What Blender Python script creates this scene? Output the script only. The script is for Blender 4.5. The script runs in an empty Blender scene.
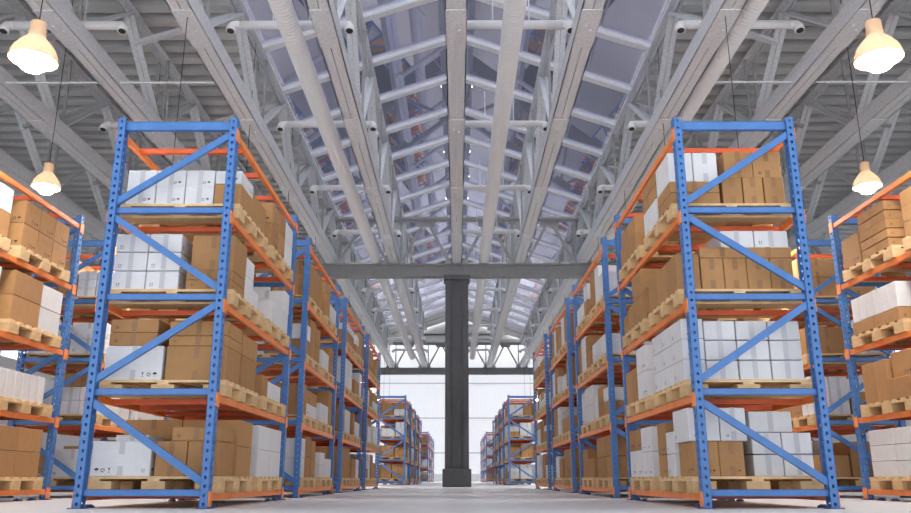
import bpy, math, random
from math import sin, cos, pi, radians, atan2, sqrt
from mathutils import Vector, Matrix
random.seed(11)
S = bpy.context.scene
COL = S.collection
V = Vector

# ------------------------------------------------------------------ helpers
def tag(o, label=None, cat=None, group=None, kind=None):
    if label: o['label'] = label
    if cat: o['category'] = cat
    if group: o['group'] = group
    if kind: o['kind'] = kind
    return o

def empty(name, loc=(0, 0, 0)):
    o = bpy.data.objects.new(name, None)
    o.empty_display_size = .1
    COL.objects.link(o)
    o.location = loc
    return o

def link(name, me, parent=None, loc=(0, 0, 0), rot=None):
    o = bpy.data.objects.new(name, me)
    COL.objects.link(o)
    o.location = loc
    if rot: o.rotation_euler = rot
    if parent: o.parent = parent
    return o

def copy_tree(o, parent=None):
    c = o.copy()
    COL.objects.link(c)
    if parent: c.parent = parent
    for ch in KIDS.get(o.name, []):
        d = copy_tree(ch, c)
        KIDS.setdefault(c.name, []).append(d)
    return c
KIDS = {}
def part(name, me, parent, loc=(0, 0, 0)):
    o = link(name, me, parent, loc)
    KIDS.setdefault(parent.name, []).append(o)
    return o

class MB:
    def __init__(s):
        s.v = []; s.f = []; s.m = []
    def face(s, pts, m=0):
        n = len(s.v); s.v += [tuple(p) for p in pts]
        s.f.append(tuple(range(n, n + len(pts)))); s.m.append(m)
    def box(s, x0, x1, y0, y1, z0, z1, m=0, M=None):
        n = len(s.v)
        P = [V(p) for p in ((x0,y0,z0),(x1,y0,z0),(x1,y1,z0),(x0,y1,z0),(x0,y0,z1),(x1,y0,z1),(x1,y1,z1),(x0,y1,z1))]
        if M: P = [M @ p for p in P]
        s.v += [tuple(p) for p in P]
        for q in ((0,3,2,1),(4,5,6,7),(0,1,5,4),(1,2,6,5),(2,3,7,6),(3,0,4,7)):
            s.f.append(tuple(n + i for i in q)); s.m.append(m)
    def bbox(s, x0, x1, y0, y1, z0, z1, b=.006, m=0):
        # box with chamfered edges
        n = len(s.v)
        xs=(x0,x1); ys=(y0,y1); zs=(z0,z1); idx={}
        for i in (0,1):
            for j in (0,1):
                for k in (0,1):
                    sx=b if i==0 else -b; sy=b if j==0 else -b; sz=b if k==0 else -b
                    X,Y,Z=xs[i],ys[j],zs[k]
                    for a,p in (('x',(X,Y+sy,Z+sz)),('y',(X+sx,Y,Z+sz)),('z',(X+sx,Y+sy,Z))):
                        idx[(i,j,k,a)]=len(s.v); s.v.append(p)
        def add(q, flip):
            q=[idx[t] for t in q]
            if flip: q=q[::-1]
            s.f.append(tuple(q)); s.m.append(m)
        for i in (0,1):
            add([(i,0,0,'x'),(i,1,0,'x'),(i,1,1,'x'),(i,0,1,'x')], i==0)
            add([(0,i,0,'y'),(1,i,0,'y'),(1,i,1,'y'),(0,i,1,'y')], i==1)
            add([(0,0,i,'z'),(1,0,i,'z'),(1,1,i,'z'),(0,1,i,'z')], i==0)
        for i in (0,1):
            for j in (0,1):
                add([(i,j,0,'x'),(i,j,1,'x'),(i,j,1,'y'),(i,j,0,'y')], (i+j)%2==1)
                add([(i,0,j,'x'),(i,1,j,'x'),(i,1,j,'z'),(i,0,j,'z')], (i+j)%2==0)
                add([(0,i,j,'y'),(1,i,j,'y'),(1,i,j,'z'),(0,i,j,'z')], (i+j)%2==1)
                for k in (0,1):
                    add([(i,j,k,'x'),(i,j,k,'y'),(i,j,k,'z')], (i+j+k)%2==1)
    def bar(s, a, b, w, h, up=(0,0,1), m=0):
        a = V(a); b = V(b); d = (b - a); L = d.length; d.normalize()
        u = V(up)
        if abs(d.dot(u)) > .98: u = V((1,0,0))
        sx = d.cross(u).normalized(); uz = sx.cross(d).normalized()
        M = Matrix((( sx.x, d.x, uz.x, a.x),(sx.y, d.y, uz.y, a.y),(sx.z, d.z, uz.z, a.z),(0,0,0,1)))
        s.box(-w/2, w/2, 0, L, -h/2, h/2, m, M)
    def tube(s, pts, r, n=12, m=0, cap=True):
        pts = [V(p) for p in pts]
        rs = r if isinstance(r, (list, tuple)) else [r]*len(pts)
        base = len(s.v)
        d0 = (pts[1]-pts[0]).normalized()
        u = V((0,0,1)) if abs(d0.z) < .9 else V((1,0,0))
        for i, p in enumerate(pts):
            if i == 0: d = pts[1]-pts[0]
            elif i == len(pts)-1: d = pts[-1]-pts[-2]
            else: d = (pts[i+1]-pts[i]).normalized() + (pts[i]-pts[i-1]).normalized()
            d.normalize()
            a = d.cross(u).normalized(); u = a.cross(d).normalized()
            for k in range(n):
                t = 2*pi*k/n
                s.v.append(tuple(p + (a*cos(t) + u*sin(t))*rs[i]))
        for i in range(len(pts)-1):
            for k in range(n):
                s.f.append((base+i*n+k, base+i*n+(k+1)%n, base+(i+1)*n+(k+1)%n, base+(i+1)*n+k)); s.m.append(m)
        if cap:
            s.f.append(tuple(base+k for k in range(n))[::-1]); s.m.append(m)
            e = base+(len(pts)-1)*n
            s.f.append(tuple(e+k for k in range(n))); s.m.append(m)
    def lathe(s, prof, n=24, m=0, c=(0,0,0)):
        base = len(s.v)
        for r, z in prof:
            for k in range(n):
                t = 2*pi*k/n; s.v.append((c[0]+r*cos(t), c[1]+r*sin(t), c[2]+z))
        for i in range(len(prof)-1):
            for k in range(n):
                s.f.append((base+i*n+k, base+i*n+(k+1)%n, base+(i+1)*n+(k+1)%n, base+(i+1)*n+k)); s.m.append(m)
    def plate(s, o, u, v, nn, W, H, p, r, t, m=0):
        # perforated strip: origin o, width dir u, height dir v, thickness dir nn
        o, u, v, nn = V(o), V(u), V(v), V(nn)
        n = max(1, round(H/p)); p = H/n
        ow = [(0,0),(.5,0),(1,0),(1,.5),(1,1),(.5,1),(0,1),(0,.5)]
        for i in range(n):
            b = len(s.v)
            for lay in (0, 1):
                for a, c in ow:
                    s.v.append(tuple(o + u*(W*a) + v*(p*(i+c)) + nn*(t*lay)))
                for a, c in ow:
                    q = V((a-.5, c-.5)).normalized()
                    s.v.append(tuple(o + u*(W*.5 + q.x*r) + v*(p*(i+.5) + q.y*r*1.15) + nn*(t*lay)))
            for k in range(8):
                k2 = (k+1) % 8
                s.f.append((b+k, b+k2, b+8+k2, b+8+k)); s.m.append(m)
                s.f.append((b+16+k, b+24+k, b+24+k2, b+16+k2)); s.m.append(m)
                s.f.append((b+8+k, b+8+k2, b+24+k2, b+24+k)); s.m.append(m)
        for a in (0, 1):
            e = o + u*(W*a)
            s.face([e, e+v*H, e+v*H+nn*t, e+nn*t], m)
    def mesh(s, name, mats, smooth=False):
        me = bpy.data.meshes.new(name)
        me.from_pydata(s.v, [], s.f)
        for m in mats: me.materials.append(m)
        if len(mats) > 1: me.polygons.foreach_set('material_index', s.m)
        if smooth: me.polygons.foreach_set('use_smooth', [True]*len(me.polygons))
        me.update()
        return me
    def build(s, name, mats, parent=None, loc=(0,0,0), smooth=False):
        if not isinstance(mats, (list, tuple)): mats = [mats]
        me = s.mesh(name, mats, smooth)
        return part(name, me, parent, loc) if parent else link(name, me, None, loc)

# ------------------------------------------------------------------ materials
def mat(name, col, rough=.5, metal=0., noise=None, rand=0., spec=.5, bump=0.):
    m = bpy.data.materials.new(name); m.use_nodes = True
    nt = m.node_tree; b = nt.nodes['Principled BSDF']
    b.inputs['Base Color'].default_value = (*col, 1)
    b.inputs['Roughness'].default_value = rough
    b.inputs['Metallic'].default_value = metal
    b.inputs['Specular IOR Level'].default_value = spec
    last = None
    if noise:
        sc, amt = noise
        tc = nt.nodes.new('ShaderNodeTexCoord')
        nz = nt.nodes.new('ShaderNodeTexNoise'); nz.inputs['Scale'].default_value = sc
        nz.inputs['Detail'].default_value = 6
        nt.links.new(tc.outputs['Object'], nz.inputs['Vector'])
        mr = nt.nodes.new('ShaderNodeMapRange')
        mr.inputs['From Min'].default_value = .3; mr.inputs['From Max'].default_value = .7
        mr.inputs['To Min'].default_value = 1-amt; mr.inputs['To Max'].default_value = 1+amt
        nt.links.new(nz.outputs['Fac'], mr.inputs['Value'])
        last = mr.outputs['Result']
        if bump:
            bp = nt.nodes.new('ShaderNodeBump'); bp.inputs['Strength'].default_value = bump
            bp.inputs['Distance'].default_value = .01
            nt.links.new(nz.outputs['Fac'], bp.inputs['Height']); nt.links.new(bp.outputs[0], b.inputs['Normal'])
    if rand:
        oi = nt.nodes.new('ShaderNodeObjectInfo')
        m2 = nt.nodes.new('ShaderNodeMapRange')
        m2.inputs['To Min'].default_value = 1-rand; m2.inputs['To Max'].default_value = 1+rand
        nt.links.new(oi.outputs['Random'], m2.inputs['Value'])
        if last:
            mm = nt.nodes.new('ShaderNodeMath'); mm.operation = 'MULTIPLY'
            nt.links.new(last, mm.inputs[0]); nt.links.new(m2.outputs[0], mm.inputs[1]); last = mm.outputs[0]
        else: last = m2.outputs[0]
    if last:
        vm = nt.nodes.new('ShaderNodeVectorMath'); vm.operation = 'SCALE'
        vm.inputs[0].default_value = col
        nt.links.new(last, vm.inputs['Scale']); nt.links.new(vm.outputs[0], b.inputs['Base Color'])
    return m

def emis(name, col, st):
    m = bpy.data.materials.new(name); m.use_nodes = True
    nt = m.node_tree; nt.nodes.clear()
    e = nt.nodes.new('ShaderNodeEmission'); o = nt.nodes.new('ShaderNodeOutputMaterial')
    e.inputs[0].default_value = (*col, 1); e.inputs[1].default_value = st
    nt.links.new(e.outputs[0], o.inputs[0]); return m

def glassy(name, tint, gloss, fac, rough=.02):
    m = bpy.data.materials.new(name); m.use_nodes = True
    nt = m.node_tree; nt.nodes.clear()
    t = nt.nodes.new('ShaderNodeBsdfTransparent'); t.inputs[0].default_value = (*tint, 1)
    g = nt.nodes.new('ShaderNodeBsdfGlossy'); g.inputs[0].default_value = (*gloss, 1); g.inputs['Roughness'].default_value = rough
    x = nt.nodes.new('ShaderNodeMixShader'); o = nt.nodes.new('ShaderNodeOutputMaterial')
    x.inputs[0].default_value = fac
    nt.links.new(t.outputs[0], x.inputs[1]); nt.links.new(g.outputs[0], x.inputs[2]); nt.links.new(x.outputs[0], o.inputs[0])
    return m

BLUE = mat('blue_powder_coat', (.068, .20, .50), .42, 0, (9, .10))
BLUE_D = mat('blue_foot_steel', (.03, .06, .22), .5)
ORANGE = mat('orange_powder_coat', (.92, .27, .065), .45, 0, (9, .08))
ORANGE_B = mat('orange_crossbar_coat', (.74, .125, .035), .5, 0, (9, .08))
CARD = mat('cardboard', (.43, .235, .10), .8, 0, (14, .05), .10, .3)
CARD_T = mat('brown_packing_tape', (.31, .155, .062), .45)
WHITE = mat('white_cardboard', (.71, .715, .725), .75, 0, (14, .03), .04, .3)
WHITE_T = mat('grey_packing_tape', (.52, .53, .555), .45)
INK = mat('printed_ink', (.035, .03, .03), .7)
WOOD = mat('pallet_pine', (.74, .52, .28), .75, 0, (11, .12), .07, .3)
WOOD2 = mat('pallet_pine_block', (.66, .45, .235), .8, 0, (11, .12), .07, .3)
STEEL = mat('galvanised_steel', (.635, .66, .69), .55, .0, (22, .13), 0, .5)
STEEL_D = mat('truss_steel', (.38, .385, .39), .5, 0, (14, .1))
GIRD = mat('girder_paint', (.20, .205, .21), .6, 0, (6, .08))
COLM = mat('column_paint', (.082, .084, .092), .6, 0, (5, .08))
DUCT = mat('duct_sheet', (.74, .755, .77), .5, 0, (60, .10), 0, .5)
DECK = mat('roof_deck_sheet', (.55, .555, .56), .6, 0, (8, .05))
WALLM = mat('wall_panel_paint', (.80, .80, .82), .7, 0, (3, .02))
WALLJ = mat('wall_joint', (.42, .43, .45), .7)
WALLG = mat('wall_plinth_grey', (.50, .51, .53), .7, 0, (4, .05))
RAFT = mat('skylight_frame_paint', (.74, .76, .79), .5, 0, (18, .06))
SKYG = glassy('skylight_glass', (.88, .885, .92), (.42, .415, .51), .62, .015)
WING = glassy('added_window_glass', (.95, .96, .97), (.8, .85, .9), .08)  # glass of the windows added to admit daylight
DARK = mat('dark_socket', (.02, .02, .02), .6)
SHADE = mat('tan_lamp_shade', (.62, .44, .28), .45, 0, (10, .06))
BULB = emis('lamp_bulb_glow', (1, .95, .88), 60)
CABLE = mat('lamp_cable', (.03, .03, .03), .6)

def floor_mat():
    m = mat('polished_concrete', (.47, .47, .475), .42)
    nt = m.node_tree; b = nt.nodes['Principled BSDF']
    tc = nt.nodes.new('ShaderNodeTexCoord')
    n1 = nt.nodes.new('ShaderNodeTexNoise'); n1.inputs['Scale'].default_value = .9; n1.inputs['Detail'].default_value = 9
    n2 = nt.nodes.new('ShaderNodeTexNoise'); n2.inputs['Scale'].default_value = 22; n2.inputs['Detail'].default_value = 5
    ad = nt.nodes.new('ShaderNodeMath'); ad.operation = 'MULTIPLY_ADD'; ad.inputs[1].default_value = .45
    cr = nt.nodes.new('ShaderNodeValToRGB')
    cr.color_ramp.elements[0].position = .5; cr.color_ramp.elements[0].color = (.55, .553, .56, 1)
    cr.color_ramp.elements[1].position = .95; cr.color_ramp.elements[1].color = (.63, .633, .64, 1)
    for n in (n1, n2): nt.links.new(tc.outputs['Object'], n.inputs['Vector'])
    nt.links.new(n2.outputs['Fac'], ad.inputs[0]); nt.links.new(n1.outputs['Fac'], ad.inputs[2])
    nt.links.new(ad.outputs[0], cr.inputs[0]); nt.links.new(cr.outputs[0], b.inputs['Base Color'])
    return m
FLOOR = floor_mat()

# ------------------------------------------------------------------ setting
YA, YB = -5.0, 77.0          # hall length
HX = 19.0                    # half width
PER = 3.83
m = MB(); m.box(-HX, HX, YA, YB, -.2, 0)
tag(m.build('floor', FLOOR), 'light grey polished concrete warehouse floor', None, None, 'structure')

# end wall: white panels with thin dark joints and a grey plinth
wb = empty('wall_back', (0, YB, 0)); tag(wb, 'white panelled end wall behind the steel column', None, None, 'structure')
m = MB(); m.box(-HX, HX, 0, .2, .68, 14); m.build('wall_panel', WALLM, wb)
m = MB(); m.box(-HX, HX, -.02, .2, 0, .68); m.build('plinth', WALLG, wb)
m = MB()
for z in (2.57, 5.75, 9.0): m.box(-HX, HX, -.015, 0, z-.05, z+.05)
m.build('panel_joint', WALLJ, wb)
nwin = 0
for sgn, nm in ((-1, 'left'), (1, 'right')):
    w = empty('wall_' + nm, (sgn*HX, 0, 0)); tag(w, 'grey side wall on the %s below its added daylight windows' % nm, None, None, 'structure')
    m = MB(); m.box(*sorted((0, sgn*.2)), YA, YB, 0, 5.2); m.box(*sorted((0, sgn*.2)), YA, YB, 6.4, 8.95); m.box(*sorted((0, sgn*.2)), 54, YB, 8.95, 14)
    m.build('wall_panel', WALLM, w)
    m = MB()
    for i in range(22): m.box(*sorted((0, sgn*.12)), YA+i*PER-.06, YA+i*PER+.06, 5.2, 6.4)
    m.box(*sorted((0, sgn*.12)), YA, YB, 5.75, 5.8)
    m.build('mullion', RAFT, w)
    nwin += 1
    m = MB(); m.box(*sorted((sgn*.05, sgn*.06)), YA, YB, 5.2, 6.4)
    o = m.build('window_%d' % nwin, WING, None, (sgn*HX, 0, 0)); tag(o, 'long window band added for daylight in the %s side wall' % nm, None, None, 'structure')  # window bands added to let daylight into the hall

# roof deck: trapezoid sheet, ribs across the hall
ZD = 8.93
def deck(x0, x1, y0, y1, z, name, label, mt=DECK):
    m = MB(); p = .5; n = int((y1-y0)/p); h = .24
    for i in range(n):
        y = y0 + i*p
        q = [(0, z), (.25, z), (.265, z+h), (.485, z+h), (.5, z)]
        for a, b in zip(q[:-1], q[1:]):
            m.face([(x0, y+a[0], a[1]), (x0, y+b[0], b[1]), (x1, y+b[0], b[1]), (x1, y+a[0], a[1])])
    m.box(x0, x1, y0, y0+n*p, z+h+.01, z+h+.1)
    return tag(m.build(name, mt), label, None, None, 'structure')
deck(-HX, -4.1, YA, 51.5, ZD, 'ceiling', 'grey corrugated roof deck over the racks on the left')
deck(4.1, HX, YA, 51.5, ZD, 'ceiling', 'grey corrugated roof deck over the racks on the right')
deck(-HX, HX, 51.5, 54.0, ZD, 'ceiling', 'grey corrugated roof strip where the skylights stop')
m = MB(); m.box(-HX, HX, 53.6, 54.0, ZD+.36, 13.9); tag(m.build('wall_upstand', WALLM), 'white upstand wall between the lower and the higher roof', None, None, 'structure')
m = MB()
for i in range(6): m.box(-HX, HX, 54+i*3.83, 56.45+i*3.83, 13.7, 13.9)
tag(m.build('ceiling', RAFT), 'broad panels of the high roof over the far end of the hall', None, None, 'structure')
m = MB(); m.box(-HX, HX, 54, YB, 13.92, 13.94); tag(m.build('window_5', WING), 'unseen glass strips added in the high roof to brighten the end wall', None, None, 'structure')  # unseen roof glass, added so daylight reaches the end wall

# gabled skylights (ridge over the aisle, plus half gables at the sides)
def gx(x, c=0): return 10.30 - .345*abs(x-c)
def slope(x0, x1, c, nm, label):
    r = empty(nm, (0, 0, 0)); tag(r, label, None, None, 'structure')
    z0, z1 = gx(x0, c), gx(x1, c)
    sy = 15.0 + .02 - 1.915*10
    raft = MB(); pane = MB(); opaque = MB()
    n = 0
    y = sy
    while y < 51.4:
        if y > YA:
            raft.bar((x0, y, z0), (x1, y, z1), .19, .14)
        y2 = min(y+1.915, 51.5)
        (pane if y < 47.5 else opaque).face([(x0, y, z0+.02), (x1, y, z1+.02), (x1, y2, z1+.02), (x0, y2, z0+.02)])
        if y < 47.5: pane.face([(x0, y, z0+.04), (x1, y, z1+.04), (x1, y2, z1+.04), (x0, y2, z0+.04)])
        else: opaque.face([(x0, y, z0+.1), (x1, y, z1+.1), (x1, y2, z1+.1), (x0, y2, z0+.1)])
        y = y2
    for x in (x0, x1): raft.bar((x, YA, gx(x, c)), (x, 51.5, gx(x, c)), .16, .14)
    raft.build('rafter', RAFT, r)
    pane.build('glass_pane', SKYG, r); opaque.build('roof_panel', DECK, r)
slope(-4.1, -.08, 0, 'window_3', 'skylight slope left of the ridge with dark reflective panes')
slope(.08, 4.1, 0, 'window_4', 'skylight slope right of the ridge with dark reflective panes')
# gable end triangle where the skylights stop
m = MB()
for s in (-1, 1):
    m.face([(0, 51.5, 10.4), (s*4.1, 51.5, ZD), (0, 51.5, ZD)]); m.face([(0, 51.56, 10.4), (s*4.1, 51.56, ZD), (0, 51.56, ZD)])
tag(m.build('wall_gable', WALLM), 'white gable end closing the skylight roof', None, None, 'structure')

# longitudinal double-channel beams
ZB = 7.02
WORD = {0: 'over the middle of the aisle', -2.05: 'first left of the middle', 2.05: 'first right of the middle', -4.12: 'second left of the middle',
        4.12: 'second right of the middle', -6.2: 'third left of the middle', 6.2: 'third right of the middle', -8.27: 'fourth left of the middle', 8.27: 'fourth right of the middle', -10.35: 'fifth left of the middle', 10.35: 'fifth right of the middle', -12.4: 'sixth left of the middle', 12.4: 'sixth right of the middle'}
def beam_mesh():
    m = MB()
    for s in (-1, 1):
        YE = 51.3; a, b = sorted((s*.006, s*.17))
        m.box(a, b, YA, YE, 0, .025); m.box(a, b, YA, YE, .27, .3)
        a, b = sorted((s*.006, s*.03)); m.box(a, b, YA, YE, .025, .27)
        a, b = sorted((s*.15, s*.17)); m.box(a, b, YA, YE, 0, .3)
    y = 11.2 - 4*PER
    while y < 50.8:
        m.box(-.16, .16, y-.55, y+.55, -.012, 0)                     # splice plate
        for dx in (-.05, .05): m.lathe([(0, -.035), (.02, -.035), (.02, -.012)], 8, 0, (dx, y-.06+dx*1.4, 0))
        y += PER
    return m.mesh('roof_beam', [STEEL])
BM = beam_mesh()
for x, w in WORD.items():
    o = link('roof_beam', BM, None, (x, 0, ZB)); tag(o, 'long grey double-channel roof beam, ' + w, None, 'roof beams along the hall', 'structure')

# longitudinal lattice trusses standing on the beams
def truss(x, ztop, chord=.2):
    t = empty('roof_truss', (x, 0, ZB+.3))
    tag(t, 'grey lattice truss standing on the roof beam ' + WORD[x], None, 'roof trusses along the hall', 'structure')
    H = ztop - ZB - .3
    m = MB()
    y1 = 51.3
    for s in (-1, 1):
        m.box(*sorted((s*.012, s*chord/2)), YA, y1, H-.03, H)
        m.box(*sorted((s*.012, s*.03)), YA, y1, H-.15, H-.03)
    m.build('top_chord', STEEL, t)
    vm = MB(); dm = MB()
    y = 15.35 - 5*PER
    while y < y1-2:
        for s in (-1, 1):
            if y > YA: vm.bar((s*.09, y, -.02), (s*.09, y, H-.02), .05, .05)
            for dy in (-PER/2, PER/2):
                dm.bar((s*.055, y+dy*.06, 0), (s*.055, y+dy, H-.1), .035, .1, (1, 0, 0))
        dm.box(-.07, .07, y-.2, y+.2, -.04, .08)
        y += PER
    vm.build('web_post', STEEL_D, t); dm.build('web_diagonal', STEEL, t)
    return t
for x in (-2.05, 2.05): truss(x, 9.52, .24)
for x in (-4.12, 4.12): truss(x, 8.82, .26)
for x in (-6.2, 6.2, -8.27, 8.27, -10.35, 10.35, -12.4, 12.4): truss(x, 8.82, .26)
# sway braces between neighbouring trusses
for s, nm in ((-1, 'left'), (1, 'right')):
    for x, xn in ((4.12, 6.2), (6.2, 8.27), (8.27, 10.35)):
        m = MB(); y = 13.45-3*PER
        while y < 50:
            m.bar((s*x, y, 8.72), (s*xn, y+.45, 8.35), .12, .07)
            y += PER
        tag(m.build('roof_brace', STEEL_D if x > 5 else STEEL), 'row of sloping sway braces outside the %s roof truss on the %s' % ({4.12:'second',6.2:'third',8.27:'fourth'}[x], nm), None, None, 'structure')
# conduit
for s, nm in ((-1, 'left'), (1, 'right')):
    m = MB(); m.tube([(s*4.3, 13.1, 7.1), (s*8.4, 13.1, 7.1)], .018, 8)
    o = m.build('conduit', STEEL, None); tag(o, 'thin straight grey conduit crossing under the roof beams on the ' + nm, 'conduit')

# cross girders with triangulated web above
for gy, lab in ((25.6, 'near dark grey cross girder resting on the steel column'), (51.1, 'far dark grey cross girder in front of the end wall')):
    g = empty('cross_beam', (0, gy, 6.6)); tag(g, lab, None, None, 'structure')
    m = MB(); m.box(-HX, HX, -.19, .19, 0, .05); m.box(-HX, HX, -.19, .19, .37, .42); m.box(-HX, HX, -.13, .13, .05, .37)
    m.build('girder', GIRD, g)
    m = MB()
    m.box(-4.1, 4.1, -.09, .09, 1.98, 2.06); m.box(-4.1, 4.1, -.02, .02, 1.9, 1.98)
    m.build('top_chord', STEEL_D, g)
    m = MB()
    for i in range(-6, 6):
        xc = 2.06*i + 1.03
        if abs(xc) > 12: continue
        zt = 1.86
        m.box(xc-.32, xc+.32, -.02, .02, zt-.12, zt+.06) if abs(xc) < 4 else None
        for e in (-1, 1): m.bar((xc+e*.1, 0, zt-.05), (xc+e*.82, 0, .45), .09, .1, (0, 1, 0))
        for e in (-1, 1): m.box(xc+e*.78-.14, xc+e*.78+.14, -.1, .1, .42, .55)
    for x in (-4.12, -2.05, 2.05, 4.12):
        for d in (-.22, .22): m.box(x+d-.035, x+d+.035, -.04, .04, .42, 2.0)
    m.build('web_diagonal', STEEL_D, g)

# steel column
c = empty('steel_column', (0, 25.6, 0)); tag(c, 'dark grey steel column on a block plinth in the middle of the aisle', None, None, 'structure')
m = MB(); m.box(-.37, -.2, -.3, .3, .5, 6.6); m.box(.2, .37, -.3, .3, .5, 6.6); m.box(-.2, .2, -.22, .22, .5, 6.6)
m.box(-.2, -.17, -.26, -.22, .5, 6.6); m.box(.17, .2, -.26, -.22, .5, 6.6)
m.build('shaft', COLM, c)
m = MB(); m.bbox(-.44, .44, -.42, .42, 0, .53, .02); m.build('base_block', COLM, c)
m = MB(); m.box(-.42, .42, -.36, .36, 6.45, 6.6); m.build('cap_plate', COLM, c)

# ventilation ducts
def duct(x, y0, y1, lab):
    m = MB(); n = 18; ys = []; y = y0
    pts = []; rs = []
    while y < y1:
        for dy, r in ((0, .165), (.06, .165), (.065, .171), (.08, .171)):
            pts.append((0, y+dy, 0)); rs.append(r)
        y += .09
    m.tube(pts, rs, n)
    o = m.build('ventilation_duct', DUCT, None, (x, 0, 7.19), True)
    tag(o, lab, 'duct')
duct(-2.66, -4, 47.5, 'round ribbed grey ventilation duct left of the ridge beam')
duct(.9, -4, 47.5, 'round ribbed grey ventilation duct right of the ridge beam')
duct(4.52, -4, 47.5, 'round ribbed grey ventilation duct over the right racks')

# tubular duct hangers with turned-down ends
def hanger_proto():
    t = empty('duct_hanger')
    m = MB(); m.tube([(-.84, 0, 0), (.84, 0, 0)], .072, 12)
    m.build('crossbar_tube', DUCT, t, smooth=True)
    for s in (-1, 1):
        m = MB()
        m.tube([(s*.8, 0, 0), (s*.88, 0, 0), (s*.94, -.02, -.02), (s*.965, -.04, -.07), (s*.97, -.06, -.14)], [.066, .07, .078, .082, .085], 14)
        e = m.build('elbow_end', DUCT, t, smooth=True)
        m = MB(); m.tube([(s*.97, -.0605, -.139), (s*.9702, -.063, -.15)], .058, 14); d = m.build('dark_mouth', DARK, e)
        KIDS.setdefault(e.name, [])
    m = MB()
    for s in (-.3, .3): m.bar((s, 0, .05), (s, 0, .75), .02, .02)
    m.build('hanger_rod', STEEL, t)
    return t
HP = hanger_proto(); first = True
ORD = ['first','second','third','fourth','fifth','sixth','seventh','eighth','ninth','tenth','eleventh','twelfth','thirteenth','fourteenth','fifteenth','sixteenth','seventeenth','eighteenth']
for x, w in ((-2.71, 'left of the ridge'), (.90, 'right of the ridge'), (-6.42, 'over the left racks'), (4.63, 'over the right racks')):
    for k in range(0, 10):
        y = 11.73 + k*PER
        if abs(y-25.6) < .5 or abs(y-51.1) < .4: y += .7
        if first: o = HP; first = False
        else: o = copy_tree(HP)
        o.location = (x, y, 7.42)
        tag(o, 'light grey tubular hanger %s, %s from the front' % (w, ORD[k]), 'pipe hanger', 'tubular hangers under the roof')

# pendant lamps
def lamp_proto():
    t = empty('pendant_lamp')
    n = 28
    m = MB(); m.lathe([(.001, .36), (.05, .36), (.072, .35), (.075, .24), (.082, .225), (.07, .21), (.10, .17), (.15, .115), (.195, .045), (.216, -.02), (.222, -.06), (.216, -.063)], n)
    m.build('lamp_shade', SHADE, t, smooth=True)
    m = MB(); m.lathe([(.001, .12), (.08, .09), (.13, .03), (.15, -.04), (.135, -.11), (.085, -.16), (.001, -.18)], n); m.build('bulb', BULB, t, smooth=True)
    m = MB(); m.tube([(0, 0, .35), (0, 0, 4.75)], .006, 6); m.build('cable', CABLE, t)
    return t
nt_ = SHADE.node_tree; pb = nt_.nodes['Principled BSDF']; tr = nt_.nodes.new('ShaderNodeBsdfTranslucent'); tr.inputs[0].default_value = (.95, .72, .46, 1)
mx_ = nt_.nodes.new('ShaderNodeMixShader'); mx_.inputs[0].default_value = .022
nt_.links.new(pb.outputs[0], mx_.inputs[1]); nt_.links.new(tr.outputs[0], mx_.inputs[2]); nt_.links.new(mx_.outputs[0], nt_.nodes['Material Output'].inputs[0])
LP = lamp_proto(); first = True
LD = bpy.data.lights.new('lamp_light', 'SPOT'); LD.energy = 260; LD.color = (1, .96, .91); LD.shadow_soft_size = .2; LD.spot_size = radians(150); LD.spot_blend = .6
def lamp(x, y, z, label, lit=True):
    global first
    if first: o = LP; first = False
    else: o = copy_tree(LP)
    o.location = (x, y, z)
    tag(o, label, 'lamp', 'pendant lamps over the side aisles')
    if lit:
        l = bpy.data.objects.new('lamp_light', LD); COL.objects.link(l); l.parent = o; l.location = (0, 0, -.22)
for s, nm in ((-1, 'left'), (1, 'right')):
    for k in range(12):
        y = 7.0 + k*PER*(1 if k < 9 else 1)
        lamp(s*4.09, y, 4.2, 'tan bell pendant lamp, %s of the inner row on the %s' % (ORD[k] if k else 'nearest and highest', nm))
    lamp(s*6.67, 12.3, 4.86, 'tan bell pendant lamp glowing above the outer rack on the ' + nm)

# ------------------------------------------------------------------ racks
RW, RL, RH = 1.10, 2.93, 3.45
LV = [.12, .925, 1.73, 2.535]
LVT = 3.33
def post_mesh(holes, side):      # side: +1 web on +x edge. origin at post's outer corner centre
    m = MB(); w = .07; d = .09; t = .004
    # x from 0 (outer web) inward
    sx = -side
    if holes:
        p = .0704
        m.plate((0, 0, 0), (0, 1, 0), (0, 0, 1), (sx, 0, 0), d, RH, p, .0155, t)
        m.plate((0, 0, 0), (sx, 0, 0), (0, 0, 1), (0, 1, 0), w, RH, p, .0135, t)
        m.plate((0, d, 0), (sx, 0, 0), (0, 0, 1), (0, -1, 0), w, RH, p, .0135, t)
        for y in (.0, d-.014): m.box(*sorted((sx*(w-.004), sx*w)), y, y+.014, 0, RH)
    else:
        m.box(*sorted((0, sx*.006)), 0, d, 0, RH); m.box(*sorted((sx*.006, sx*w)), 0, .006, 0, RH); m.box(*sorted((sx*.006, sx*w)), d-.006, d, 0, RH)
    return m.mesh('post', [BLUE])
PM = {(h, s): post_mesh(h, s) for h in (0, 1) for s in (-1, 1)}
def hb_mesh(h):
    m = MB(); W = RW-.03
    m.box(-W/2, W/2, 0, .008, 0, h); m.box(-W/2, W/2, 0, .04, 0, .006); m.box(-W/2, W/2, 0, .04, h-.006, h)
    return m.mesh('horizontal_brace', [BLUE])
HB = hb_mesh(.056); HBT = hb_mesh(.085)
def db_mesh(dx, dz):
    m = MB(); m.bar((-dx/2, 0, -dz/2), (dx/2, 0, dz/2), .03, .052, (0, 1, 0)); return m.mesh('diagonal_brace', [BLUE])
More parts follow.
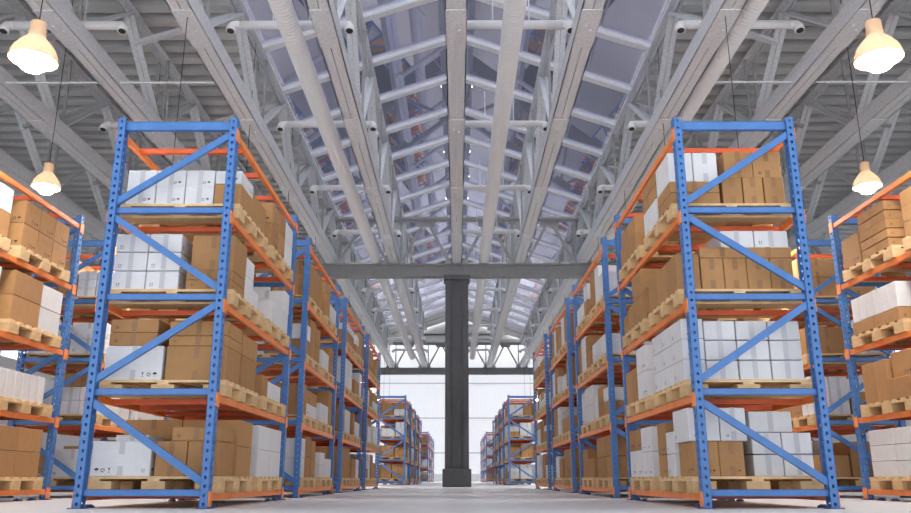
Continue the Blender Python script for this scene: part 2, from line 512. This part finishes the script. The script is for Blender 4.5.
def db2(dx, dz):
    m = MB(); a = V((-dx/2, 0, -dz/2)); b = V((dx/2, 0, dz/2)); d = (b-a).normalized(); q = V((-d.z, 0, d.x))*.027
    def P(p, y): return [p+q+V((0,y,0)), p-q+V((0,y,0))]
    m.bar(a, b, .055, .006, (0, 1, 0))
    m.bar(a+q+V((0,.017,0)), b+q+V((0,.017,0)), .005, .036, (0, 1, 0)); m.bar(a-q+V((0,.017,0)), b-q+V((0,.017,0)), .005, .036, (0, 1, 0))
    return m.mesh('diagonal_brace', [BLUE])
DZ = .655
DBM = {s: db2(s*.985, DZ) for s in (-1, 1)}
BL = RL - .18
def ob_mesh():
    m = MB(); m.bbox(-.02, .02, 0, BL, -.06, 0, .004); return m.mesh('beam', [ORANGE])
OB = ob_mesh()
def conn_mesh():
    m = MB(); m.box(-.003, .003, -.045, .045, -.105, .015)
    return m.mesh('end_connector', [ORANGE])
CN = conn_mesh()
def xb_mesh(k=(0,)):
    m = MB()
    for y in k: m.box(-RW/2+.05, RW/2-.05, y-.025, y+.025, -.052, -.006)
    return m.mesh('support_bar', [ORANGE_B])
XB = xb_mesh()
XBY = (.45, 1.1, 1.8, 2.42)
XB4 = xb_mesh(XBY)
FP = MB(); FP.box(-.06, .06, -.02, .11, 0, .008); FP.lathe([(.001, .035), (.012, .035), (.012, .008)], 6, 0, (0, .1, 0)); FPM = FP.mesh('foot_plate', [BLUE_D])
BK = MB(); BK.box(-.025, .025, -.05, .05, 0, .018); BK.box(-.02, .02, -.02, .02, .018, .028); BKM = BK.mesh('floor_bracket', [BLUE_D])

def rack_proto(near):
    t = empty('pallet_rack')
    for fy in (0, RL-.09):
        for s in (-1, 1):
            p = part('post', PM[(1 if near else 0, s)], t, (s*RW/2, fy, 0))
            if near: part('foot_plate', FPM, p, (-s*.03, 0, 0))
        fo = .025
        for z in (.095, .915, 1.735, 2.53): part('horizontal_brace', HB, t, (0, fy+fo, z))
        part('horizontal_brace', HBT, t, (0, fy+fo, 3.335))
        for i, (zc, s) in enumerate(((.53, -1), (1.37, 1), (2.165, -1), (2.96, 1))):
            part('diagonal_brace', DBM[s], t, (0, fy+fo-.012, zc))
    for z in LV + [LVT]:
        for s in (-1, 1):
            b = part('beam', OB, t, (s*(RW/2-.028), .09, z))
            if near:
                for y in (-.045, BL+.045): part('end_connector', CN, b, (s*.0315, y, 0))
        if near:
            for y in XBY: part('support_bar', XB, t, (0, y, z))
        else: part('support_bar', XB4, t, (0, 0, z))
    if near:
        for s in (-1, 1):
            for y in (.25, 2.3, 2.6): part('floor_bracket', BKM, t, (s*(RW/2-.03), y, 0))
    return t

# pallet: three decks of boards on blocks; x along the rack depth (1.10), y along the rack (1.15)
PX, PY, PH = 1.10, 1.15, .135
def pal_parts():
    d = MB(); b = MB(); f = MB()
    for i in range(7):
        y = i*(PY-.1)/6
        d.box(0, PX, y, y+.1, PH-.022, PH)
    for x in (0, (PX-.1)/2, PX-.1): d.box(x, x+.1, 0, PY, PH-.04, PH-.022)
    for x in (0, (PX-.2)/2, PX-.2):
        for y in (0, (PY-.2)/2, PY-.2):
            b.box(x, x+.2, y, y+.2, .018, PH-.04)
    for y in (0, (PY-.2)/2, PY-.2): f.box(0, PX, y, y+.2, 0, .018)
    return d, b, f
_d, _b, _f = pal_parts()
_k = MB(); _k.bbox(0, .2, 0, .2, .018, PH-.04, .002); PK = _k.mesh('spacer_block', [WOOD2])
PD, PF = _d.mesh('deck_boards', [WOOD]), _f.mesh('base_boards', [WOOD2])
_a = MB(); n0 = 0
for q, k in ((_d, 0), (_b, 1), (_f, 1)):
    o_ = len(_a.v); _a.v += q.v; _a.f += [tuple(i+o_ for i in f) for f in q.f]; _a.m += [k]*len(q.f)
PALL = _a.mesh('wooden_pallet', [WOOD, WOOD2])
def pallet_proto():
    t = empty('wooden_pallet')
    part('deck_boards', PD, t); [part('spacer_block', PK, t, (x, y, 0)) for x in (0, (PX-.2)/2, PX-.2) for y in (0, (PY-.2)/2, PY-.2)]; part('base_boards', PF, t)
    return t

# ------------------------------------------------------------------ boxes
def icon(m, kind, O, U, W, s):
    # O centre, U right, W up, s size; flat ink polygons on the face
    P = lambda a, b: O + U*(a*s) + W*(b*s)
    if kind == 'umbrella':
        m.face([P(.5*cos(t*pi/8), .5*sin(t*pi/8)) for t in range(9)], 2); m.face([P(-.04, 0), P(-.04, -.5), P(.04, -.5), P(.04, 0)], 2)
    elif kind == 'goblet':
        m.face([P(-.25, .5), P(.25, .5), P(.06, 0), P(-.06, 0)][::-1], 2); m.face([P(-.04, .05), P(-.04, -.4), P(.04, -.4), P(.04, .05)], 2); m.face([P(-.22, -.5), P(.22, -.5), P(.22, -.4), P(-.22, -.4)], 2)
    elif kind == 'cycle':
        for k in range(3):
            a = pi/2 + k*2*pi/3; b = a + 2*pi/3*.74
            A = (cos(a), sin(a)); B = (cos(b), sin(b)); r0, r1 = .58, .3
            m.face([P(A[0]*r1, A[1]*r1), P(A[0]*r0, A[1]*r0), P(B[0]*r0, B[1]*r0), P(B[0]*r1, B[1]*r1)], 2)
    elif kind == 'arrows':
        for d in (-.28, .28):
            m.face([P(d-.05, -.35), P(d+.05, -.35), P(d+.05, .2), P(d-.05, .2)], 2); m.face([P(d-.17, .15), P(d+.17, .15), P(d, .5)], 2)
        m.face([P(-.5, -.5), P(.5, -.5), P(.5, -.42), P(-.5, -.42)], 2)
BMESH = {}
def box_mesh(w, d, h, col, mark, tape):
    key = (round(w, 2), round(d, 2), round(h, 2), col, mark, tape)
    if key in BMESH: return BMESH[key]
    w, d, h = key[:3]; g = .004
    m = MB(); m.bbox(g, w-g, g, d-g, 0, h-.003, .005)
    tape_geo(m, w, d, h, 1, True, bool(tape))
    if mark:
        for (O, U, L) in ((V((0, g-.0015, 0)), V((1, 0, 0)), w), (V((w-g+.0015, 0, 0)), V((0, 1, 0)), d), (V((g-.0015, d, 0)), V((0, -1, 0)), d)):
            W = V((0, 0, 1))
            s = min(.038, h*.22, L*.11)
            if mark == 'r':
                x = L-.035
                for k in ('umbrella', 'cycle', 'goblet'):
                    x -= s*.7; icon(m, k, O+U*x+W*(s*.5+.03), U, W, s); x -= s*.7
            elif mark == 'l':
                x = .03
                for k in ('umbrella', 'cycle', 'goblet'):
                    x += s*.7; icon(m, k, O+U*x+W*(s*.5+.03), U, W, s); x += s*.7
                icon(m, 'arrows', O+U*(L-.06)+W*(s*.5+.03), U, W, s*.8)
            elif mark == 'a':
                icon(m, 'arrows', O+U*(.04+s*.5)+W*(s*.5+.03), U, W, s)
            elif mark == 'c':
                icon(m, 'cycle', O+U*(.05+s*.5)+W*(s*.5+.03), U, W, s)
    ms = [CARD, CARD_T, INK] if col == 'B' else [WHITE, WHITE_T, INK]
    me = m.mesh('cardboard_box', ms); BMESH[key] = me
    return me
def tape_geo(m, w, d, h, mi, low=True, top=True):
    g = .0032; tw = .045; e = .0012
    x0 = w/2-tw/2; x1 = w/2+tw/2
    b = h-.01 if h < .2 else h*.38
    if top:     # one strip over the top and down the near and far faces
        q = [(g-e, h-b), (g-e, h-.0012), (d-g+e, h-.0012), (d-g+e, h-b), (d-g, h-b), (d-g, h-.004), (g, h-.004), (g, h-b)]
        n = len(m.v)
        for x in (x0, x1): m.v += [(x, y, z) for y, z in q]
        for i in range(8):
            j = (i+1) % 8; m.f.append((n+i, n+j, n+8+j, n+8+i)); m.m.append(mi)
        for o in (0, 8):
            for t in ((0, 1, 6, 7), (1, 2, 5, 6), (2, 3, 4, 5)): m.f.append(tuple(n+o+k for k in t)); m.m.append(mi)
    if low and h > .2:
        for y0, y1 in ((g-e, g+e), (d-g-e, d-g+e)): m.box(x0, x1, y0, y1, .004, b*.75, mi)
def tape_mesh(w, d, h, col):
    key = ('T', round(w, 2), round(d, 2), round(h, 2), col)
    if key not in BMESH:
        m = MB(); tape_geo(m, key[1], key[2], key[3], 0, False); BMESH[key] = m.mesh('packing_tape', [CARD_T if col == 'B' else WHITE_T])
    return BMESH[key]

# spec of a load: list of (x0,x1,y0,y1,z0,z1,col,mark), pallet coordinates
def grid(x0, x1, nx, y0, y1, ny, hs, col, mark=None, z=0):
    out = []
    for k, h in enumerate(hs):
        for i in range(nx):
            for j in range(ny):
                c = col[k] if isinstance(col, (list, tuple)) else col
                mk = mark[k] if isinstance(mark, (list, tuple)) else mark
                out.append((x0+(x1-x0)*i/nx, x0+(x1-x0)*(i+1)/nx, y0+(y1-y0)*j/ny, y0+(y1-y0)*(j+1)/ny, z, z+h, c, mk))
        z += h
    return out
G = grid
LA = [  # nearest left rack, front pallets, level 0..3 (x: 0 back side .. 1.1 aisle side)
  G(0, .51, 1, .01, .55, 1, [.29], 'W', 'l') + G(.13, .42, 1, .15, .55, 1, [.06], 'W', None, .29) + G(.54, 1.08, 2, .01, .5, 1, [.29], 'B') + G(.66, 1.08, 1, .02, .46, 1, [.125], 'B', 'c', .29) + G(.02, 1.08, 2, .6, 1.12, 1, [.27, .24], 'B'),
  G(.02, .53, 1, .01, .5, 1, [.30], 'W', 'r') + G(.03, .46, 1, .02, .5, 1, [.12, .12], 'B', 'c', .30) + G(.55, 1.08, 1, .01, .5, 1, [.30], 'B') + G(.56, 1.08, 1, .01, .5, 1, [.09, .13], 'B', 'c', .30) + G(.55, 1.08, 1, .55, 1.1, 1, [.3, .2], 'B') + G(.02, .5, 1, .6, 1.1, 1, [.4], 'B'),
  G(.0, .60, 2, .01, .42, 1, [.175]*3, 'W', 'a') + G(.66, 1.08, 1, .01, .46, 1, [.09, .09], 'B', 'c') + G(.69, 1.08, 1, .02, .46, 1, [.33], 'B', None, .18) + G(.7, 1.06, 1, .55, .85, 1, [.27, .18], 'W') + G(.66, 1.05, 1, .87, 1.12, 1, [.2], 'W'),
  G(.04, .85, 3, .01, .4, 1, [.165]*2, 'W', 'r') + G(.85, 1.10, 1, .01, .45, 1, [.2], 'B') + G(.85, 1.10, 1, .01, .45, 1, [.13], 'W', 'r', .2) + G(.12, .46, 2, .5, 1.1, 1, [.38], 'B') + G(.5, 1.08, 2, .5, 1.1, 1, [.3], 'B'),
]
LB = [
  G(.03, .5, 1, .02, 1.1, 2, [.3, .22], 'B') + G(.55, 1.08, 1, .02, 1.1, 2, [.27, .24], 'W'),
  G(.05, .5, 1, .05, 1.1, 2, [.25], 'B') + G(.5, 1.04, 1, .3, 1.1, 2, [.2], 'W') + G(.55, 1.08, 1, .02, .28, 1, [.22], 'B', 'c'),
  G(.05, .55, 1, .05, 1.1, 2, [.45], 'W') + G(.58, 1.08, 1, .25, 1.1, 1, [.25], 'W') + G(.65, 1.08, 1, .85, 1.12, 1, [.25], 'W', None, .25),
  G(.05, .5, 1, .02, 1.1, 2, [.5], 'B') + G(.52, 1.08, 1, .02, .7, 2, [.26, .24], 'B', 'r') + G(.52, 1.08, 1, .72, 1.12, 1, [.26, .24], 'W'),
]
RA = [  # nearest right rack, front pallets (x: 0 aisle side .. 1.1 back side)
  G(.03, .46, 2, .02, .48, 1, [.29], 'B', 'r') + G(.0, .27, 1, .01, .5, 1, [.28], 'W', 'c', .29) + G(.27, .5, 1, .01, .5, 1, [.28], 'W', 'c', .29) + G(.0, .28, 1, .52, .8, 1, [.2, .2], 'W', 'c') + G(.0, .28, 1, .82, 1.12, 1, [.2, .3], 'B', 'r') + G(.56, 1.08, 2, .1, .6, 1, [.185, .185], 'W') + G(.57, .95, 1, .15, .6, 1, [.18], 'W', None, .37),
  G(.0, .2, 1, .01, 1.1, 3, [.18]*3, 'W', 'c') + G(.2, 1.05, 3, .01, .42, 1, [.175]*3, 'W'),
  G(.0, .22, 1, .02, 1.1, 3, [.33], 'B') + G(.22, 1.05, 4, .01, .45, 1, [.29], 'B') + G(.22, 1.05, 2, .01, .45, 1, [.10], 'B', None, .29) + G(.42, 1.04, 2, .02, .45, 1, [.16], 'W', 'a', .39),
  G(.0, .46, 1, .01, .5, 1, [.11, .11], 'B') + G(.0, .46, 2, .02, .5, 1, [.29], 'W', None, .22) + G(.48, 1.06, 3, .01, .5, 1, [.26], 'B') + G(.52, 1.05, 2, .02, .5, 1, [.26], 'B', 'c', .26) + G(.0, .4, 1, .55, 1.1, 2, [.25], 'W') + G(.0, .4, 1, .55, 1.1, 2, [.14, .13], 'B', None, .25),
]
RB = [
  G(.0, .4, 1, .05, .5, 2, [.25, .25], ['W', 'W'], 'r') + G(.0, .4, 1, .5, 1.1, 2, [.28, .22], ['W', 'B'], 'r') + G(.45, 1.05, 2, .05, 1.1, 2, [.3], 'B'),
  G(.0, .45, 1, .05, .5, 1, [.27, .27], 'W', 'r') + G(.0, .4, 1, .52, 1.1, 2, [.36], 'B') + G(.5, 1.05, 1, .05, 1.1, 2, [.3], 'B'),
  G(.02, .5, 1, .6, .85, 1, [.28], 'B') + G(.0, .5, 1, .02, .5, 1, [.27, .28], 'B', 'a') + G(.55, 1.05, 1, .05, 1.1, 2, [.4], 'B') + G(.02, .5, 1, .87, 1.12, 1, [.22], 'B'),
  G(.0, .5, 1, .2, 1.0, 2, [.22, .0001][:1], 'B') + G(.02, .5, 1, .25, 1.0, 2, [.2], 'B', None, .22) + G(.55, 1.05, 1, .1, 1.1, 2, [.42], 'B'),
]
OL = [  # outer left rack, rear pallet (aisle side x=1.1)
  G(.02, 1.08, 2, .02, 1.05, 2, [.27, .25], 'B'),
  G(.3, 1.06, 1, .02, 1.0, 6, [.30], 'W') + G(.0, .3, 1, .02, 1.0, 2, [.3], 'B'),
  G(.02, 1.08, 2, .02, .62, 1, [.27, .27], 'B') + G(.3, 1.08, 1, .62, 1.1, 1, [.26, .26], 'W'),
  G(.5, 1.08, 1, .02, 1.05, 3, [.27, .26], 'B', 'r') + G(.02, .48, 1, .02, 1.05, 2, [.4], 'W'),
]
OR = [
  G(.02, 1.05, 2, .02, 1.1, 2, [.17]*3, 'W'),
  G(.02, .5, 1, .5, 1.05, 2, [.45], 'B') + G(.0, .9, 1, .02, .48, 1, [.22], 'B') + G(.05, .9, 1, .02, .45, 1, [.28], 'B', 'r', .22),
  G(.0, .95, 1, .05, 1.08, 2, [.14], 'B', 'c') + G(.0, .9, 1, .05, 1.05, 6, [.28], 'W', None, .14),
  G(.0, .8, 1, .05, .65, 2, [.105]*5, 'B', 'c') + G(.0, .6, 1, .68, 1.1, 1, [.36], 'B', 'r'),
]
def rnd_load(side, far):
    # side -1: aisle side at x=PX ; +1: aisle side at x=0
    r = random.random
    out = []
    yy = [0.02]
    n = random.choice((1, 2, 2, 3)) if not far else random.choice((1, 2, 2))
    cuts = sorted(random.uniform(.3, .8) for _ in range(n-1))
    if n == 3: cuts = [random.uniform(.3, .45), random.uniform(.68, .8)]
    ys = [.02] + cuts + [1.12]
    for a, b in zip(ys[:-1], ys[1:]):
        ht = random.choice((.28, .36, .42, .5, .54, .54))
        nz = random.choice((1, 2, 2, 3)) if ht > .3 else 1
        c = 'W' if r() < .47 else 'B'
        cols = [c]*nz
        if r() < .3: cols[-1] = 'B' if c == 'W' else 'W'
        mk = random.choice((None, None, 'r', 'c', 'a', 'l'))
        ny = random.choice((1, 1, 2)) if (b-a) > .35 else 1
        nx = 1 if far else random.choice((1, 2))
        dx = random.uniform(.4, .62)
        x0, x1 = (PX-dx, PX-.02) if side < 0 else (.02, dx)
        out += grid(x0, x1, nx if dx > .5 else 1, a, b-.005, ny, [ht/nz]*nz, cols, mk)
        x0, x1 = (.03, PX-dx-.02) if side < 0 else (dx+.02, PX-.03)
        ht2 = random.choice((.3, .45, .52)); c2 = 'W' if r() < .4 else 'B'; nz2 = random.choice((1, 2, 3)) if not far else 1
        out += grid(x0, x1, 1, a, b-.005, ny, [ht2/nz2]*nz2, c2, random.choice((None, 'r', 'a')))
    return out

PALS = []
ALL = []     # (obj, col, label, dims)
rackphrase = {}
SHELF = ['floor', 'second', 'third', 'top']
def colword(v, n, side):
    # v index from x small; side<0: aisle at large x
    if side < 0: v = n-1-v
    return v
def place_load(load, X0, Y0, Z0, side, palword, lev, rk):
    # position words from ranks inside the load
    cells = {}
    xs = sorted({round((b[0]+b[1])/2, 3) for b in load}); 
    for b in load:
        cx, cy = (b[0]+b[1])/2, (b[2]+b[3])/2
        a = cx if side > 0 else PX-cx           # distance from the aisle face
        aw = 'aisle-side' if a < .38 else ('middle' if a < .72 else 'back')
        yw = 'near' if cy < .38 else ('central' if cy < .77 else 'far')
        cells.setdefault((aw, yw), []).append(b)
    for (aw, yw), bs in cells.items():
        bs.sort(key=lambda b: (b[4], b[2], b[0]))
        # columns inside the cell
        zs = sorted({round(b[4], 3) for b in bs})
        for b in bs:
            same = [q for q in bs if abs(q[4]-b[4]) < .02]
            li = zs.index(round(b[4], 3))
            lw = 'lone layer' if len(zs) == 1 else ['bottom layer', 'second layer', 'third layer', 'fourth layer', 'fifth layer'][li] if li < len(zs)-1 else 'top layer'
            extra = ''
            if len(same) > 1:
                i = same.index(b); extra = ['first', 'second', 'third', 'fourth', 'fifth'][min(i, 4)] + ' '
            nm = 'white carton' if b[6] == 'W' else 'brown box'
            lab = '%s, %s, %s%s %s stack, %s pallet, %s shelf, %s rack' % (nm, lw, extra, yw, aw, palword, SHELF[lev], rk)
            me = box_mesh(b[1]-b[0], b[3]-b[2], b[5]-b[4], b[6], b[7], None)
            ALL.append(((X0+b[0], Y0+b[2], Z0+b[4]), b[6], lab, (b[1]-b[0], b[3]-b[2], b[5]-b[4]), me, b[7]))

near_p = rack_proto(True); near_used = False
far_p = rack_proto(False); far_used = False
pal_near = pallet_proto(); pal_used = False
NUM = ['nearest', 'second', 'third', 'fourth', 'fifth', 'sixth', 'seventh', 'eighth', 'ninth', 'tenth', 'eleventh', 'twelfth']
GRP = 25.48
for side, nm in ((-1, 'left'), (1, 'right')):
    for row in (0, 1):
        for idx in range(12 if row == 0 else 4):
            g, k = divmod(idx, 4)
            Y0 = 6.82 + g*GRP + k*PER
            X0 = side*(2.01 + row*2.72) if side > 0 else side*(2.01 + row*2.72) - RW
            if g == 0:
                if near_used: r = copy_tree(near_p)
                else: r = near_p; near_used = True
            else:
                if far_used: r = copy_tree(far_p)
                else: r = far_p; far_used = True
            r.location = (X0+RW/2, Y0, 0)
            rk = '%s %s%s' % (NUM[idx], 'outer-' if row else '', nm)
            tag(r, 'blue pallet rack with orange beams, %s in the %s row on the %s' % (NUM[idx], 'outer' if row else 'aisle', nm), 'rack', 'blue and orange pallet racks')
            for lev in range(4):
                for pi_, (py, pw) in enumerate(((.17, 'near'), (1.53, 'far'))):
                    jx = random.uniform(-.02, .02) if not (idx == 0) else 0
                    px = X0 + (RW-PX)/2 + jx + (.03 if side < 0 and idx == 0 else 0) + (-.03 if side > 0 and idx == 0 else 0)
                    pyy = Y0 + py + (random.uniform(-.04, .04) if idx else 0)
                    PALS.append((px, pyy, LV[lev]))
                    if g == 0 and k < 2:
                        if pal_used: p = copy_tree(pal_near)
                        else: p = pal_near; pal_used = True
                        p.location = (px, pyy, LV[lev])
                    else:
                        p = link('wooden_pallet', PALL, None, (px, pyy, LV[lev]))
                    tag(p, 'pale wooden pallet, %s one on the %s shelf of the %s rack' % (pw, SHELF[lev], rk), 'pallet', 'wooden pallets on the racks')
                    if idx == 0 and row == 0:
                        load = (LA, LB, RA, RB)[(0 if side < 0 else 2) + pi_][lev]
                    elif idx == 0 and row == 1 and pi_ == 1:
                        load = (OL if side < 0 else OR)[lev]
                    else: load = rnd_load(side, g > 0)
                    place_load(load, px, pyy, LV[lev]+PH, side, pw, lev, rk)

# ------------------------------------------------------------------ camera
cam = bpy.data.cameras.new('camera'); co = bpy.data.objects.new('camera', cam); COL.objects.link(co)
PITCH = radians(15.45); HC = .233
cam.sensor_width = 36; cam.lens = 805/911*36; cam.clip_end = 300; cam.clip_start = .05
co.location = (.016, 0, HC); co.rotation_euler = (pi/2+PITCH, 0, .0023)
S.camera = co

# which boxes show: cast rays from the camera's place against all loads, keep the largest ones as things, merge the rest
from mathutils.bvhtree import BVHTree
vs = []; fs = []
def cube(x, y, z, w, d, h):
    n = len(vs)
    vs.extend([(x,y,z),(x+w,y,z),(x+w,y+d,z),(x,y+d,z),(x,y,z+h),(x+w,y,z+h),(x+w,y+d,z+h),(x,y+d,z+h)])
    fs.extend([tuple(n+i for i in q) for q in ((0,3,2,1),(4,5,6,7),(0,1,5,4),(1,2,6,5),(2,3,7,6),(3,0,4,7))])
for loc, c, lab, dims, me, mk in ALL: cube(*loc, *dims)
nb = len(ALL)
for x, y, z in PALS: cube(x, y, z, PX, PY, PH)
bvh = BVHTree.FromPolygons(vs, fs)
hits = [0]*nb
org = V((0, 0, HC))
for py in range(110, 512, 1):
    for px in range(0, 911, 1):
        cx = (px-455.5)/805; cy = (256.5-py)/805
        loc, nn, fi, dist = bvh.ray_cast(org, V((cx, cos(PITCH)-cy*sin(PITCH), sin(PITCH)+cy*cos(PITCH))))
        if fi is not None and fi//6 < nb: hits[fi//6] += 1
seen = {}
for col, kindname in (('B', 'brown cardboard boxes on the racks'), ('W', 'white cartons on the racks')):
    L = sorted([i for i in range(nb) if ALL[i][1] == col], key=lambda i: -hits[i])
    keep = [i for i in L if hits[i] > 0][:300]
    rest = [i for i in L if i not in set(keep)]
    for i in keep:
        loc, c, lab, dims, me, mk = ALL[i]
        seen[lab] = seen.get(lab, 0) + 1
        o = link('cardboard_box' if c == 'B' else 'white_carton', me, None, loc)
        tag(o, lab, 'box' if c == 'B' else 'carton', kindname)
        if hits[i] > 60: link('packing_tape', tape_mesh(*dims, c), o)
        else: o.data = box_mesh(*dims, c, mk, 1)
    m = MB()
    for i in rest:
        (x, y, z), c, lab, (w, d, h), me, mk = ALL[i]
        n = len(m.v); sm = box_mesh(w, d, h, c, mk, 1)
        m.v += [(v.co.x+x, v.co.y+y, v.co.z+z) for v in sm.vertices]
        m.f += [tuple(k+n for k in p.vertices) for p in sm.polygons]; m.m += [p.material_index for p in sm.polygons]
    ms = [CARD, CARD_T, INK] if col == 'B' else [WHITE, WHITE_T, INK]
    o = m.build('stacked_boxes' if col == 'B' else 'stacked_cartons', ms)
    tag(o, ('brown cardboard boxes' if col == 'B' else 'white cartons') + ' farther back and behind others on the rack shelves', 'boxes' if col == 'B' else 'cartons', kindname, 'stuff')
    print('KEPT', col, len(keep), 'rest', len(rest), 'min hits', hits[keep[-1]])
print('DUPLABELS', sum(1 for v in seen.values() if v > 1), 'maxwords', max(len(k.split()) for k in seen))

# ------------------------------------------------------------------ light
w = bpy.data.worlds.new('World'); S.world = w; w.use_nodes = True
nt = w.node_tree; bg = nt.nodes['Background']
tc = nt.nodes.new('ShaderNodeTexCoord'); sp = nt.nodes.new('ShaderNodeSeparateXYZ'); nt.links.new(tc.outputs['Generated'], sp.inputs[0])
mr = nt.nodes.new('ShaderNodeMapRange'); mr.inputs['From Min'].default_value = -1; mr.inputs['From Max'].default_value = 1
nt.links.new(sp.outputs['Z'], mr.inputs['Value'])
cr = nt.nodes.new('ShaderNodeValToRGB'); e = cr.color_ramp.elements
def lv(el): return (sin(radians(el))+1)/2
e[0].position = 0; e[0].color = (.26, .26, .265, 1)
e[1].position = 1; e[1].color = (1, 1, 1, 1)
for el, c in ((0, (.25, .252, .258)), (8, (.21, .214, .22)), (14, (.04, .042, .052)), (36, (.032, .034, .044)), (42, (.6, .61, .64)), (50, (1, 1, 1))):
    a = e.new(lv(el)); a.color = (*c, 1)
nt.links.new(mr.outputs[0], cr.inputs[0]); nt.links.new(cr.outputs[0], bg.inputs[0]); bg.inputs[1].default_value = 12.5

S.view_settings.view_transform = 'Standard'; S.view_settings.look = 'None'
S.view_settings.gamma = 1; S.view_settings.use_curve_mapping = False
S.view_settings.exposure = 0.0
